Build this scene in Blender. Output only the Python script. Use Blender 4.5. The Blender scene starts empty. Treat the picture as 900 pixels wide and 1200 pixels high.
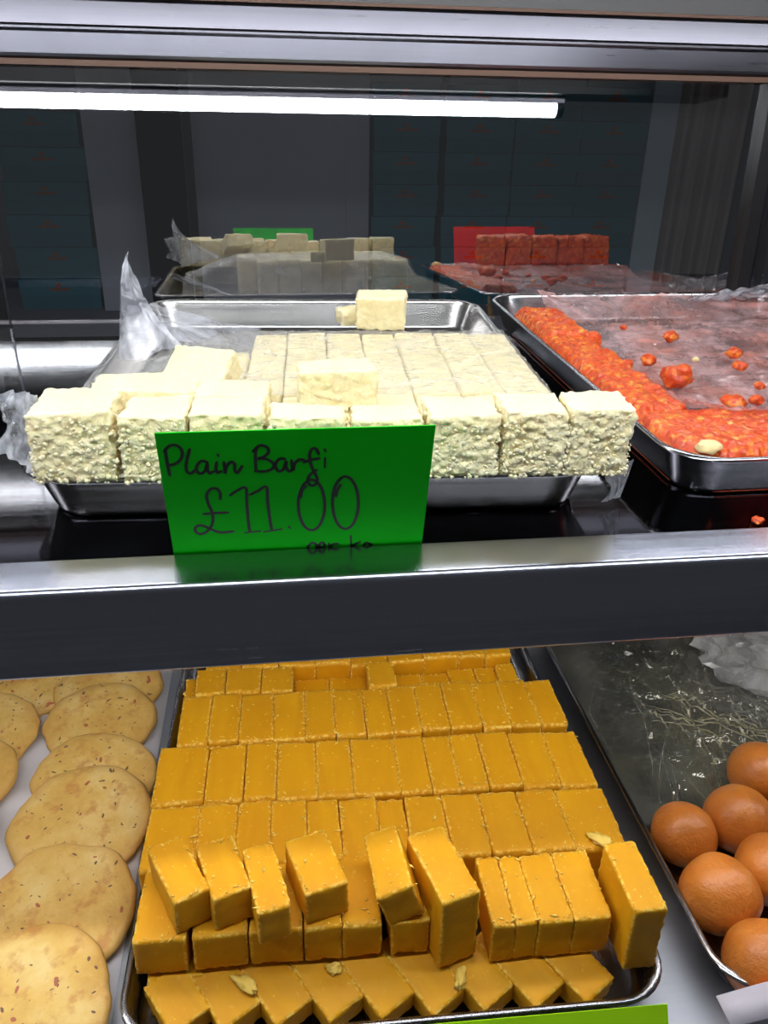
import bpy, math, random
import numpy as np
from mathutils import Vector, Matrix, noise

# ------------------------------------------------------------------ camera, world, exposure
scene = bpy.context.scene
COL = scene.collection
PITCH, YAW, ROLL, CAM_H, F_PX = 0.461, 0.1404, 0.0213, 0.2204, 977.2457
cam_data = bpy.data.cameras.new('camera')
cam_data.sensor_fit = 'VERTICAL'
cam_data.sensor_height = 36.0
cam_data.lens = 36.0 * F_PX / 1200.0
cam_data.clip_start = 0.01
cam = bpy.data.objects.new('camera', cam_data)
COL.objects.link(cam)
fw = Vector((math.sin(YAW) * math.cos(PITCH), math.cos(YAW) * math.cos(PITCH), -math.sin(PITCH)))
r0 = Vector((math.cos(YAW), -math.sin(YAW), 0))
u0 = r0.cross(fw)
rr = r0 * math.cos(ROLL) + u0 * math.sin(ROLL)
uu = u0 * math.cos(ROLL) - r0 * math.sin(ROLL)
cam.matrix_world = Matrix(((rr.x, uu.x, -fw.x, 0), (rr.y, uu.y, -fw.y, 0), (rr.z, uu.z, -fw.z, CAM_H), (0, 0, 0, 1)))
scene.camera = cam

world = bpy.data.worlds.new('shop')
scene.world = world
world.use_nodes = True
bg = world.node_tree.nodes['Background']
bg.inputs[0].default_value = (0.92, 0.95, 1.0, 1)
bg.inputs[1].default_value = 0.05

vs = scene.view_settings
vs.view_transform = 'Standard'
vs.look = 'None'
vs.gamma = 1.0
vs.use_curve_mapping = False
vs.exposure = 0.0

UPPER_LED = 28.0       # emission of the tube under the top of the case
TOP_LED = 25.0         # emission of the tube under the roof of the case
LOWER_LED = 20.0       # emission of the tube under the upper shelf

# ------------------------------------------------------------------ helpers
rng = random.Random(7)

def link(name, me, mat=None, parent=None, loc=None, rot=None):
    o = bpy.data.objects.new(name, me)
    COL.objects.link(o)
    if mat is not None and me is not None:
        me.materials.append(mat)
    if parent is not None:
        o.parent = parent
    if loc is not None:
        o.location = loc
    if rot is not None:
        o.rotation_euler = rot
    return o

def empty(name, loc=(0, 0, 0), rz=0.0):
    o = bpy.data.objects.new(name, None)
    o.empty_display_size = 0.02
    COL.objects.link(o)
    o.location = loc
    o.rotation_euler = (0, 0, rz)
    return o

def tag(o, label=None, cat=None, group=None, kind=None):
    if label: o['label'] = label
    if cat: o['category'] = cat
    if group: o['group'] = group
    if kind: o['kind'] = kind
    return o

def mesh(name, verts, faces, smooth=True):
    me = bpy.data.meshes.new(name)
    me.from_pydata([tuple(v) for v in verts], [], [tuple(f) for f in faces])
    me.update()
    if smooth:
        me.polygons.foreach_set('use_smooth', [True] * len(me.polygons))
    return me

def set_attr(me, name, vals):
    a = me.attributes.new(name, 'FLOAT', 'POINT')
    a.data.foreach_set('value', np.asarray(vals, dtype=np.float32))

class MB:
    """collects boxes and other pieces of one part"""
    def __init__(self): self.v, self.f = [], []
    def add(self, vs_, fs_):
        b = len(self.v); self.v += [tuple(p) for p in vs_]; self.f += [tuple(i + b for i in f) for f in fs_]
        return self
    def box(self, x0, x1, y0, y1, z0, z1):
        return self.add([(x0, y0, z0), (x1, y0, z0), (x1, y1, z0), (x0, y1, z0), (x0, y0, z1), (x1, y0, z1), (x1, y1, z1), (x0, y1, z1)],
                        [(0, 3, 2, 1), (4, 5, 6, 7), (0, 1, 5, 4), (1, 2, 6, 5), (2, 3, 7, 6), (3, 0, 4, 7)])
    def extrude_x(self, prof, x0, x1):
        n = len(prof)
        vs_ = [(x0, y, z) for y, z in prof] + [(x1, y, z) for y, z in prof]
        fs_ = [(i, (i + 1) % n, n + (i + 1) % n, n + i) for i in range(n)]
        fs_ += [tuple(range(n))[::-1], tuple(range(n, 2 * n))]
        return self.add(vs_, fs_)
    def tube(self, a, b, r, n=12):
        a, b = Vector(a), Vector(b); d = (b - a).normalized()
        s = d.orthogonal().normalized(); t = d.cross(s)
        vs_ = []
        for p in (a, b):
            for i in range(n):
                w = 2 * math.pi * i / n
                vs_.append(p + s * (r * math.cos(w)) + t * (r * math.sin(w)))
        fs_ = [(i, (i + 1) % n, n + (i + 1) % n, n + i) for i in range(n)] + [tuple(range(n))[::-1], tuple(range(n, 2 * n))]
        return self.add(vs_, fs_)
    def build(self, name, mat, parent=None, smooth=False, loc=None, rot=None):
        return link(name, mesh(name, self.v, self.f, smooth), mat, parent, loc, rot)

_unit = {}
def unit_grid(nx, ny, nz):
    """closed surface grid of the cube -1..1 with shared edges"""
    k = (nx, ny, nz)
    if k in _unit: return _unit[k]
    idx, vs_, fs_ = {}, [], []
    def vid(i, j, l):
        q = (i, j, l)
        if q not in idx:
            idx[q] = len(vs_); vs_.append((2 * i / nx - 1, 2 * j / ny - 1, 2 * l / nz - 1))
        return idx[q]
    for i in range(nx):
        for j in range(ny):
            fs_.append((vid(i, j, nz), vid(i + 1, j, nz), vid(i + 1, j + 1, nz), vid(i, j + 1, nz)))
            fs_.append((vid(i, j, 0), vid(i, j + 1, 0), vid(i + 1, j + 1, 0), vid(i + 1, j, 0)))
    for i in range(nx):
        for l in range(nz):
            fs_.append((vid(i, 0, l), vid(i + 1, 0, l), vid(i + 1, 0, l + 1), vid(i, 0, l + 1)))
            fs_.append((vid(i, ny, l), vid(i, ny, l + 1), vid(i + 1, ny, l + 1), vid(i + 1, ny, l)))
    for j in range(ny):
        for l in range(nz):
            fs_.append((vid(0, j, l), vid(0, j, l + 1), vid(0, j + 1, l + 1), vid(0, j + 1, l)))
            fs_.append((vid(nx, j, l), vid(nx, j + 1, l), vid(nx, j + 1, l + 1), vid(nx, j, l + 1)))
    _unit[k] = (np.array(vs_), fs_)
    return _unit[k]

def block_mesh(name, w, d, h, n, r, disp, seed, jitter=0.0):
    """block standing on z=0, centred in x and y; disp(point, normal, edge) -> offset along the normal"""
    U, F = unit_grid(*n)
    H = np.array([w / 2, d / 2, h / 2])
    P = U * H
    rs = random.Random(seed)
    inner = np.clip(P, -(H - r), H - r)
    D = P - inner
    L = np.linalg.norm(D, axis=1); L[L == 0] = 1
    N = D / L[:, None]
    P = inner + N * r
    dist = np.sort(H - np.abs(U * H), axis=1)
    edge = np.clip(1 - dist[:, 1] / 0.0035, 0, 1)
    if jitter:
        J = {(a, b, c): np.array([rs.uniform(-1, 1) for _ in range(3)]) * jitter for a in (0, 1) for b in (0, 1) for c in (0, 1)}
        T = (U + 1) / 2
        off = np.zeros_like(P)
        for (a, b, c), v in J.items():
            wgt = (T[:, 0] if a else 1 - T[:, 0]) * (T[:, 1] if b else 1 - T[:, 1]) * (T[:, 2] if c else 1 - T[:, 2])
            off += wgt[:, None] * v
        P = P + off
    so = Vector((seed * 1.37 % 11, seed * 2.11 % 13, seed * 0.77 % 7))
    for i in range(len(P)):
        e = disp(Vector(P[i]) + so, N[i], edge[i])
        P[i] += N[i] * e
    P[:, 2] += h / 2
    P[:, 2] = np.maximum(P[:, 2], 0.0)
    me = mesh(name, P, F, True)
    set_attr(me, 'edge', edge)
    return me

def rrect(x0, x1, y0, y1, r, seg=7):
    pts = []
    for cx, cy, a0 in ((x1 - r, y0 + r, -90), (x1 - r, y1 - r, 0), (x0 + r, y1 - r, 90), (x0 + r, y0 + r, 180)):
        for i in range(seg + 1):
            a = math.radians(a0 + 90 * i / seg)
            pts.append((cx + r * math.cos(a), cy + r * math.sin(a)))
    return pts

def loft(loops, cap_first=True, cap_last=True):
    n = len(loops[0]); vs_, fs_ = [], []
    for lp in loops: vs_ += lp
    for k in range(len(loops) - 1):
        for i in range(n):
            j = (i + 1) % n
            fs_.append((k * n + i, k * n + j, (k + 1) * n + j, (k + 1) * n + i))
    if cap_first: fs_.append(tuple(range(n))[::-1])
    if cap_last: fs_.append(tuple(range((len(loops) - 1) * n, len(loops) * n)))
    return vs_, fs_

def heightfield(fn, x0, x1, y0, y1, nx, ny):
    vs_ = []
    for j in range(ny + 1):
        for i in range(nx + 1):
            x = x0 + (x1 - x0) * i / nx; y = y0 + (y1 - y0) * j / ny
            vs_.append(fn(x, y))
    fs_ = [(j * (nx + 1) + i, j * (nx + 1) + i + 1, (j + 1) * (nx + 1) + i + 1, (j + 1) * (nx + 1) + i) for j in range(ny) for i in range(nx)]
    return vs_, fs_

def fbm(p, o=3): return noise.fractal(p, 1.0, 2.0, o)
def ridge(p): return 1 - abs(noise.noise(p)) * 2

ORD = ['first', 'second', 'third', 'fourth', 'fifth', 'sixth', 'seventh', 'eighth', 'ninth', 'tenth', 'eleventh', 'twelfth', 'thirteenth', 'fourteenth']

# ------------------------------------------------------------------ materials
class NT:
    def __init__(self, name):
        self.m = bpy.data.materials.new(name); self.m.use_nodes = True
        self.t = self.m.node_tree; self.t.nodes.clear()
        self.out = self.n('ShaderNodeOutputMaterial')
        self.tc = self.n('ShaderNodeTexCoord')
    def n(self, kind, **kw):
        x = self.t.nodes.new(kind)
        for k, v in kw.items(): setattr(x, k, v)
        return x
    def l(self, a, b): self.t.links.new(a, b)
    def coord(self, scale=(1, 1, 1), random_shift=False):
        mp = self.n('ShaderNodeMapping'); mp.inputs['Scale'].default_value = scale
        self.l(self.tc.outputs['Object'], mp.inputs['Vector'])
        if random_shift:
            oi = self.n('ShaderNodeObjectInfo'); ml = self.n('ShaderNodeMath', operation='MULTIPLY'); ml.inputs[1].default_value = 31.7
            self.l(oi.outputs['Random'], ml.inputs[0])
            self.l(ml.outputs[0], mp.inputs['Location'])
        return mp.outputs[0]
    def noise(self, scale, detail=3, rough=.55, vec=None, dist=0.0):
        x = self.n('ShaderNodeTexNoise'); x.inputs['Scale'].default_value = scale; x.inputs['Detail'].default_value = detail
        x.inputs['Roughness'].default_value = rough; x.inputs['Distortion'].default_value = dist
        self.l(vec if vec is not None else self.tc.outputs['Object'], x.inputs['Vector'])
        return x.outputs['Fac']
    def vor(self, scale, feature='F1', vec=None):
        x = self.n('ShaderNodeTexVoronoi', feature=feature); x.inputs['Scale'].default_value = scale
        self.l(vec if vec is not None else self.tc.outputs['Object'], x.inputs['Vector'])
        return x
    def ramp(self, fac, stops):
        x = self.n('ShaderNodeValToRGB'); e = x.color_ramp.elements
        while len(e) < len(stops): e.new(0.5)
        for i, (p, c) in enumerate(stops):
            e[i].position = p; e[i].color = (c[0], c[1], c[2], 1) if hasattr(c, '__len__') else (c, c, c, 1)
        self.l(fac, x.inputs[0])
        return x.outputs[0]
    def mix(self, fac, a, b, mode='MIX'):
        x = self.n('ShaderNodeMix', data_type='RGBA', blend_type=mode)
        for s, v in ((x.inputs[0], fac), (x.inputs[6], a), (x.inputs[7], b)):
            if hasattr(v, 'is_linked'): self.l(v, s)
            elif hasattr(v, '__len__'): s.default_value = (v[0], v[1], v[2], 1)
            else: s.default_value = v
        return x.outputs[2]
    def math(self, op, a, b=0.0):
        x = self.n('ShaderNodeMath', operation=op)
        for s, v in ((x.inputs[0], a), (x.inputs[1], b)):
            if hasattr(v, 'is_linked'): self.l(v, s)
            else: s.default_value = v
        return x.outputs[0]
    def bump(self, h, strength, dist=0.001, prev=None):
        x = self.n('ShaderNodeBump'); x.inputs['Strength'].default_value = strength; x.inputs['Distance'].default_value = dist
        self.l(h, x.inputs['Height'])
        if prev is not None: self.l(prev, x.inputs['Normal'])
        return x.outputs[0]
    def attr(self, name): 
        x = self.n('ShaderNodeAttribute'); x.attribute_name = name
        return x.outputs['Fac']
    def rand(self):
        return self.n('ShaderNodeObjectInfo').outputs['Random']
    def bsdf(self, color, rough=.5, normal=None, metal=0.0, sss=0.0, sss_r=(1, .6, .3), sss_s=.004, spec=.5, coat=0.0, coat_rough=.1, aniso=0.0, trans=0.0):
        b = self.n('ShaderNodeBsdfPrincipled')
        def s(k, v):
            if hasattr(v, 'is_linked'): self.l(v, b.inputs[k])
            elif hasattr(v, '__len__'): b.inputs[k].default_value = (v[0], v[1], v[2], 1) if len(b.inputs[k].default_value) == 4 else v
            else: b.inputs[k].default_value = v
        s('Base Color', color); s('Roughness', rough); s('Metallic', metal); s('Specular IOR Level', spec)
        s('Subsurface Weight', sss); s('Subsurface Radius', sss_r); s('Subsurface Scale', sss_s)
        s('Coat Weight', coat); s('Coat Roughness', coat_rough); s('Anisotropic', aniso); s('Transmission Weight', trans)
        if normal is not None: self.l(normal, b.inputs['Normal'])
        return b.outputs[0]
    def done(self, shader):
        self.l(shader, self.out.inputs[0]); return self.m

def simple(name, color, rough=.6, metal=0.0, var=.12, scale=60, bump=.0, **kw):
    t = NT(name)
    nz = t.noise(scale, 4)
    c = t.mix(nz, tuple(x * (1 - var) for x in color), tuple(min(1, x * (1 + var)) for x in color))
    nm = t.bump(t.noise(scale * 6, 3), bump, .0006) if bump else None
    return t.done(t.bsdf(c, rough, nm, metal, **kw))

def steel(name, base, rough, streak_axis=0, var=.12, bump=.08):
    t = NT(name)
    sc = [260, 260, 260]; sc[streak_axis] = 3
    v = t.coord(tuple(sc))
    nz = t.noise(1.0, 4, .7, v)
    c = t.mix(nz, tuple(x * (1 - var) for x in base), tuple(min(1, x * (1 + var)) for x in base))
    rg = t.math('ADD', t.math('MULTIPLY', nz, .14), rough - .07)
    cloud = t.noise(14, 3)
    rg = t.math('ADD', rg, t.math('MULTIPLY', t.math('SUBTRACT', cloud, .5), .1))
    return t.done(t.bsdf(c, rg, t.bump(nz, bump, .0004), 1.0))

MAT = {}
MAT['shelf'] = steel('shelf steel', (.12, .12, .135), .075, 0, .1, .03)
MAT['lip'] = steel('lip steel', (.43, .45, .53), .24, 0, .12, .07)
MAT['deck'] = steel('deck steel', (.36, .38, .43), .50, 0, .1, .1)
MAT['rail'] = steel('rail aluminium', (.14, .14, .165), .30, 0, .12, .08)
MAT['tray'] = steel('tray steel', (.54, .53, .52), .24, 0, .1, .05)
MAT['tray_dark'] = steel('tray worn steel', (.30, .30, .32), .26, 1, .15, .05)
MAT['tray_side'] = steel('tray bright steel', (.40, .40, .42), .22, 1, .12, .05)
MAT['copper'] = simple('brown seam', (.10, .05, .03), .6)
MAT['black'] = simple('black paint', (.012, .012, .014), .4)
MAT['post'] = simple('black post paint', (.003, .003, .005), .9, spec=.05)

def emis(name, color, strength):
    t = NT(name)
    # small diode cells showing through the diffuser
    wv = t.n('ShaderNodeTexWave'); wv.inputs['Scale'].default_value = 18; t.l(t.coord((1, 0, 0)), wv.inputs['Vector'])
    e = t.n('ShaderNodeEmission'); e.inputs[0].default_value = (*color, 1)
    s = t.math('ADD', t.math('MULTIPLY', wv.outputs['Fac'], strength * .25), strength * .88)
    t.l(s, e.inputs[1])
    return t.done(e.outputs[0])
MAT['led_up'] = emis('upper diffuser', (.93, .97, 1.0), UPPER_LED)
MAT['led_top'] = emis('roof diffuser', (.97, .98, 1.0), TOP_LED)
MAT['led_low'] = emis('lower diffuser', (1.0, .97, .93), LOWER_LED)

def glass_pane():
    t = NT('door glass')
    tr = t.n('ShaderNodeBsdfTransparent'); tr.inputs[0].default_value = (.78, .81, .84, 1)
    gl = t.n('ShaderNodeBsdfGlossy'); gl.inputs[0].default_value = (1, 1, 1, 1); gl.inputs['Roughness'].default_value = .012
    lw = t.n('ShaderNodeFresnel'); lw.inputs[0].default_value = 1.5
    f = t.math('ADD', t.math('MULTIPLY', lw.outputs[0], 1.6), .25)
    mx = t.n('ShaderNodeMixShader'); t.l(f, mx.inputs[0]); t.l(tr.outputs[0], mx.inputs[1]); t.l(gl.outputs[0], mx.inputs[2])
    return t.done(mx.outputs[0])
MAT['glass'] = glass_pane()

def film(name, tint, haze, gloss=.55, smear=None, smear_amt=.0, scale=30, rough=.12, cap=.45, bumpk=.5):
    """thin clear plastic: see-through, a little milky, with bright wrinkles"""
    t = NT(name)
    tr = t.n('ShaderNodeBsdfTransparent'); tr.inputs[0].default_value = (.99, .99, .99, 1)
    nz = t.noise(scale, 5, .6, dist=.6)
    col = t.mix(nz, tint, tuple(min(1, x * 1.15) for x in tint))
    hz = t.ramp(nz, [(.35, haze * .35), (.68, min(1, haze * 1.7))])
    if smear is not None:
        n2 = t.noise(scale * .8, 4, .6)
        k = t.ramp(n2, [(.42, 0.0), (.68, smear_amt)])
        col = t.mix(k, col, smear)
        hz = t.math('MAXIMUM', hz, t.math('MULTIPLY', k, .8))
    bp = t.bump(t.noise(scale * 5, 3, .6, dist=1.5), bumpk, .0015)
    df = t.n('ShaderNodeBsdfDiffuse'); t.l(col, df.inputs[0]); t.l(bp, df.inputs['Normal'])
    tl = t.n('ShaderNodeBsdfTranslucent'); t.l(col, tl.inputs[0])
    dm = t.n('ShaderNodeMixShader'); dm.inputs[0].default_value = .4; t.l(df.outputs[0], dm.inputs[1]); t.l(tl.outputs[0], dm.inputs[2])
    m1 = t.n('ShaderNodeMixShader'); t.l(hz, m1.inputs[0]); t.l(tr.outputs[0], m1.inputs[1]); t.l(dm.outputs[0], m1.inputs[2])
    gl = t.n('ShaderNodeBsdfGlossy'); gl.inputs['Roughness'].default_value = rough; t.l(bp, gl.inputs['Normal'])
    fr = t.n('ShaderNodeFresnel'); fr.inputs[0].default_value = 1.5; t.l(bp, fr.inputs['Normal'])
    fk = t.math('MINIMUM', t.math('MULTIPLY', t.math('ADD', fr.outputs[0], .03), gloss * 1.5), cap)
    m2 = t.n('ShaderNodeMixShader'); t.l(fk, m2.inputs[0]); t.l(m1.outputs[0], m2.inputs[1]); t.l(gl.outputs[0], m2.inputs[2])
    return t.done(m2.outputs[0])
MAT['film'] = film('clear film', (.95, .93, .86), .20, .6, None, 0, 34, .10, .16, .8)
MAT['film_edge'] = film('gathered film', (.80, .82, .94), .55, .6)
MAT['film_halwa'] = film('smeared film', (.90, .58, .58), .58, .6, (.85, .25, .14), .7, 22, cap=.35)
MAT['film_dark'] = film('oily film', (.42, .43, .36), .20, .7, (.50, .42, .08), .35, 16, .09, .5, .3)
MAT['film_fold'] = film('yellowed film folds', (.64, .62, .44), .32, .8, (.66, .58, .16), .4, 12, .10, .6, .3)
MAT['bag'] = film('white bag film', (.92, .93, .93), .40, .9, None, 0, 16, .10, .6, .25)

def barfi():
    t = NT('plain barfi')
    e = t.attr('edge')
    n1 = t.noise(420, 4, .65); n2 = t.noise(45, 3)
    c = t.ramp(n2, [(.3, (.82, .70, .38)), (.7, (.87, .77, .48))])
    c = t.mix(t.ramp(n1, [(.4, 0.0), (.75, .5)]), c, (.90, .84, .62))
    c = t.mix(t.math('MULTIPLY', e, .3), c, (.90, .85, .66))
    v = t.vor(700, 'SMOOTH_F1')
    bp = t.bump(t.math('MULTIPLY', v.outputs['Distance'], -1.0), .45, .0010)
    bp = t.bump(n1, .4, .0010, bp)
    return t.done(t.bsdf(c, .75, bp, sss=.25, sss_r=(1, .75, .4), sss_s=.005, spec=.18))
MAT['barfi'] = barfi()

def fudge():
    t = NT('yellow fudge')
    e = t.attr('edge'); rnd = t.rand()
    v = t.coord((1, 1, 1), True)
    st = t.noise(38, 3, .5, t.coord((1.0, .22, 1.0), True), 1.2)
    c = t.ramp(st, [(.3, (.63, .285, .005)), (.7, (.73, .36, .007))])
    c = t.mix(t.math('MULTIPLY', rnd, .45), c, (.64, .29, .005))
    fl = t.noise(260, 4, .7, v)
    c = t.mix(t.ramp(fl, [(.62, 0.0), (.75, .6)]), c, (.90, .60, .10))
    ee = t.math('MULTIPLY', t.ramp(t.noise(330, 3, .6, v), [(.45, 0.0), (.62, 1.0)]), t.ramp(e, [(.3, 0.0), (1.0, 1.0)]))
    c = t.mix(ee, c, (.93, .64, .13))
    bp = t.bump(fl, .25, .0006)
    bp = t.bump(st, .25, .0015, bp)
    return t.done(t.bsdf(c, .5, bp, sss=.12, sss_r=(1, .5, .1), sss_s=.003, spec=.22))
MAT['fudge'] = fudge()
MAT['fudge_crumb'] = simple('fudge crumbs', (.90, .60, .11), .6, var=.15, scale=200, bump=.3)

def halwa(name, dark=1.0):
    t = NT(name)
    v = t.vor(210)
    mixc = t.math('ADD', t.math('MULTIPLY', t.noise(190, 3, .6, dist=.8), .65), t.math('MULTIPLY', v.outputs['Color'], .35))
    cr = t.ramp(mixc, [(.32, (.50, .04, .008)), (.50, (.74, .085, .012)), (.60, (.84, .19, .02)), (.70, (.92, .46, .09))])
    n1 = t.noise(300, 4)
    cr = t.mix(t.ramp(n1, [(.3, .0), (.8, .35)]), cr, (.66, .08, .012))
    bp = t.bump(t.noise(220, 4), .5, .0015)
    return t.done(t.bsdf(cr, .30, bp, sss=.15, sss_r=(1, .3, .1), sss_s=.003, spec=.5))
MAT['halwa'] = halwa('carrot halwa')
MAT['nut'] = simple('pale nut', (.88, .70, .34), .5, var=.12, scale=120, bump=.3)

def cookie():
    t = NT('cookie dough')
    v = t.coord((1, 1, 1), True)
    n1 = t.noise(30, 4, .6, v); n2 = t.noise(75, 3, .6, v)
    c = t.ramp(n1, [(.3, (.66, .38, .085)), (.5, (.77, .50, .135)), (.72, (.84, .64, .26))])
    c = t.mix(t.ramp(n2, [(.54, 0.0), (.70, .7)]), c, (.58, .24, .06))
    e = t.attr('edge')
    c = t.mix(t.math('MULTIPLY', e, t.ramp(n1, [(.3, .15), (.7, .8)])), c, (.70, .38, .11))
    bp = t.bump(t.noise(130, 5, .65, v), .6, .0018)
    return t.done(t.bsdf(c, .55, bp, sss=.08, sss_s=.003, spec=.35))
MAT['cookie'] = cookie()
MAT['seed'] = simple('cumin seeds', (.20, .10, .05), .6, var=.35, scale=150)
MAT['chilli'] = simple('red flecks', (.46, .13, .05), .5, var=.3, scale=150)

def gulab():
    t = NT('syrup ball')
    n1 = t.noise(28, 3); n2 = t.noise(230, 4, .7)
    c = t.ramp(n1, [(.3, (.52, .155, .018)), (.7, (.64, .215, .028))])
    c = t.mix(t.ramp(n2, [(.5, 0.0), (.8, .3)]), c, (.72, .27, .06))
    bp = t.bump(t.noise(120, 5, .7), .7, .0016, t.bump(n2, .5, .0013))
    return t.done(t.bsdf(c, .38, bp, sss=.25, sss_r=(1, .35, .08), sss_s=.006, spec=.5, coat=.25, coat_rough=.25))
MAT['gulab'] = gulab()

MAT['paper'] = simple('baking paper', (.74, .73, .78), .7, var=.05, scale=20, bump=.1)
MAT['card_green'] = simple('green card', (.0, .58, .004), .6, var=.03, scale=20, spec=.12)
MAT['card_lime'] = simple('lime card', (.42, .82, .010), .6, var=.03, scale=20, spec=.12)
MAT['card_red'] = simple('red card', (.92, .035, .025), .6, var=.03, scale=20, spec=.12)
MAT['card_white'] = simple('white card', (.46, .43, .49), .6, var=.03, scale=20)
MAT['ink'] = simple('marker ink', (.008, .02, .008), .4, var=.1)
MAT['teal'] = simple('teal carton', (.006, .14, .19), .6, var=.25, scale=12)
MAT['teal_dark'] = simple('teal lid', (.007, .16, .215), .6, var=.2, scale=12)
MAT['print'] = simple('orange print', (.22, .06, .02), .5)
MAT['wall'] = simple('dark grey wall', (.24, .24, .28), .8, var=.1, scale=3)
MAT['panel'] = simple('grey panel', (.42, .43, .50), .7, var=.1, scale=4)
MAT['panel_blue'] = simple('blue grey panel', (.55, .66, .74), .7, var=.08, scale=4)
MAT['curtain'] = simple('grey curtain', (.55, .48, .46), .85, var=.12, scale=10)
MAT['navy'] = simple('navy panel', (.045, .05, .10), .5, var=.3, scale=6)
MAT['floor'] = simple('shop floor', (.10, .10, .11), .6, var=.1, scale=5)

# ------------------------------------------------------------------ the case and the room behind
X0, X1 = -0.62, 0.78           # the case runs past the frame on both sides
SHELF_BACK = 0.843
LEAN = math.tan(math.radians(3.0))
def glass_y(z): return 0.90 + z * LEAN

wall = MB().box(-2.2, 3.0, 2.30, 2.36, -1.0, 1.8).build('wall_back', MAT['wall']); tag(wall, kind='structure')
flo = MB().box(-2.2, 3.0, -0.6, 2.30, -1.05, -1.0).build('floor', MAT['floor']); tag(flo, kind='structure')

# sliding rear glass, leaning back 3 degrees
win = empty('window_1', (0, glass_y(-.30), -.30)); tag(win, kind='structure')
zb, zt = -.30, .33
vs_ = [(X0, glass_y(zb), zb), (X1, glass_y(zb), zb), (X1, glass_y(zt), zt), (X0, glass_y(zt), zt)]
vs_ = [(x, y - glass_y(-.30), z + .30) for x, y, z in vs_]
link('pane', mesh('pane', vs_, [(0, 1, 2, 3)], False), MAT['glass'], win)
def post(name, mat, x0, x1, dy0, dy1, z0=-.30, z1=.33):
    v = []
    for z in (z0, z1):
        yb = glass_y(z) - glass_y(-.30)
        v += [(x0, yb + dy0, z + .3), (x1, yb + dy0, z + .3), (x1, yb + dy1, z + .3), (x0, yb + dy1, z + .3)]
    f = [(0, 3, 2, 1), (4, 5, 6, 7), (0, 1, 5, 4), (1, 2, 6, 5), (2, 3, 7, 6), (3, 0, 4, 7)]
    return link(name, mesh(name, v, f, False), mat, win)
post('door_frame', MAT['black'], .520, .548, -.012, .010)
post('door_edge_strip', MAT['rail'], .5345, .5385, -.0145, -.012)
post('door_frame', MAT['black'], -.285, -.268, .002, .012)
post('door_edge_strip', MAT['rail'], -.2675, -.2655, -.001, .003)

# top rail of the rear doors
rail = empty('trim_1', (0, .90, .245)); tag(rail, kind='structure')
prof = [(.899, .2465), (.8955, .2485), (.8950, .2510), (.8945, .2680), (.8925, .2692), (.8912, .2705), (.8912, .2722), (.8925, .2735), (.8950, .2745), (.8975, .2930), (.8990, .2950), (.905, .296), (.930, .296), (.930, .2465)]
MB().extrude_x([(y - .90, z - .245) for y, z in prof], X0, X1).build('rail_profile', MAT['rail'], rail)
MB().box(X0, X1, -.003, .03, -.0035, .0014).build('lower_seal', MAT['copper'], rail)
MB().box(X0, X1, -.002, .03, .0512, .054).build('upper_seam', MAT['copper'], rail)
MB().box(X0, X1, -.001, .04, .0542, .12).build('upper_plate', MAT['black'], rail)
ceil = MB().box(X0, X1, .235, .945, .366, .372).build('ceiling', MAT['black']); tag(ceil, kind='structure')

# upper shelf: plate and raised front lip
sh = empty('display_shelf', (0, .36, 0))
tag(sh, 'polished steel upper shelf with a folded front lip, carrying the white barfi tray', 'shelf')
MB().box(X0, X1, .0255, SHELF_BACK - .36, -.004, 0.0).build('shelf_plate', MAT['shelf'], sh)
lp = [(.385, .0074)]
for i in range(9):
    a = math.radians(90 + 90 * i / 8)
    lp.append((.3605 + .0045 * math.cos(a), .0015 + .0045 * math.sin(a)))
for i in range(5):
    a = math.radians(180 + 90 * i / 4)
    lp.append((.3580 + .002 * math.cos(a), -.0423 + .002 * math.sin(a)))
lp += [(.372, -.0443), (.372, -.0423), (.3590, -.0423), (.3590, .0030), (.3835, .0046), (.3835, -.004), (.385, -.004)]
me = MB().extrude_x([(y - .36, z) for y, z in lp], X0, X1)
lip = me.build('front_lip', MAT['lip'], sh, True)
for p in lip.data.polygons:
    p.use_smooth = len(p.vertices) == 4
lip.data.set_sharp_from_angle(angle=math.radians(40))

deck = empty('display_deck', (0, .2, -.303))
tag(deck, 'brushed steel lower deck of the case under the cookies and sweet trays', 'shelf')
MB().box(X0, X1, -.02, .73, -.006, 0.0).build('deck_plate', MAT['deck'], deck)
MB().box(X0, X1, -.024, -.02, -.05, 0.004).build('deck_front_edge', MAT['lip'], deck)

# lamps of the case
def led(name, label, mat, x0, x1, y, z, r, flip):
    t = empty(name, (0, y, z)); tag(t, label, 'light', 'tube lights of the case')
    MB().box(x0 - .012, x1 + .012, -.014, .014, r * .5, r * .5 + .012).build('lamp_housing', MAT['rail'], t)
    MB().tube((x0, 0, 0), (x1, 0, 0), r, 16).build('tube', mat, t, True)
    MB().tube((x0 - .012, 0, 0), (x0, 0, 0), r * 1.08, 16).build('end_cap', MAT['black'], t)
    MB().tube((x1, 0, 0), (x1 + .012, 0, 0), r * 1.08, 16).build('end_cap', MAT['black'], t)
    return t
led('led_tube', 'white tube light along the top of the case, mirrored in the rear glass', MAT['led_up'], -.60, .494, .30, .2735, .0140, False)
led('led_tube', 'white tube light under the upper shelf above the yellow fudge', MAT['led_low'], -.58, .72, .435, -.020, .010, False)
led('led_tube', 'white tube light under the roof of the case, out of view above the rear rail', MAT['led_top'], -.58, .70, .66, .340, .0115, False)
hd = MB().box(X0, X1, .235, .345, .292, .366).build('header_box', MAT['black'])
tag(hd, 'black header box along the front top of the case, holding the tube light', 'header')

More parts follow.
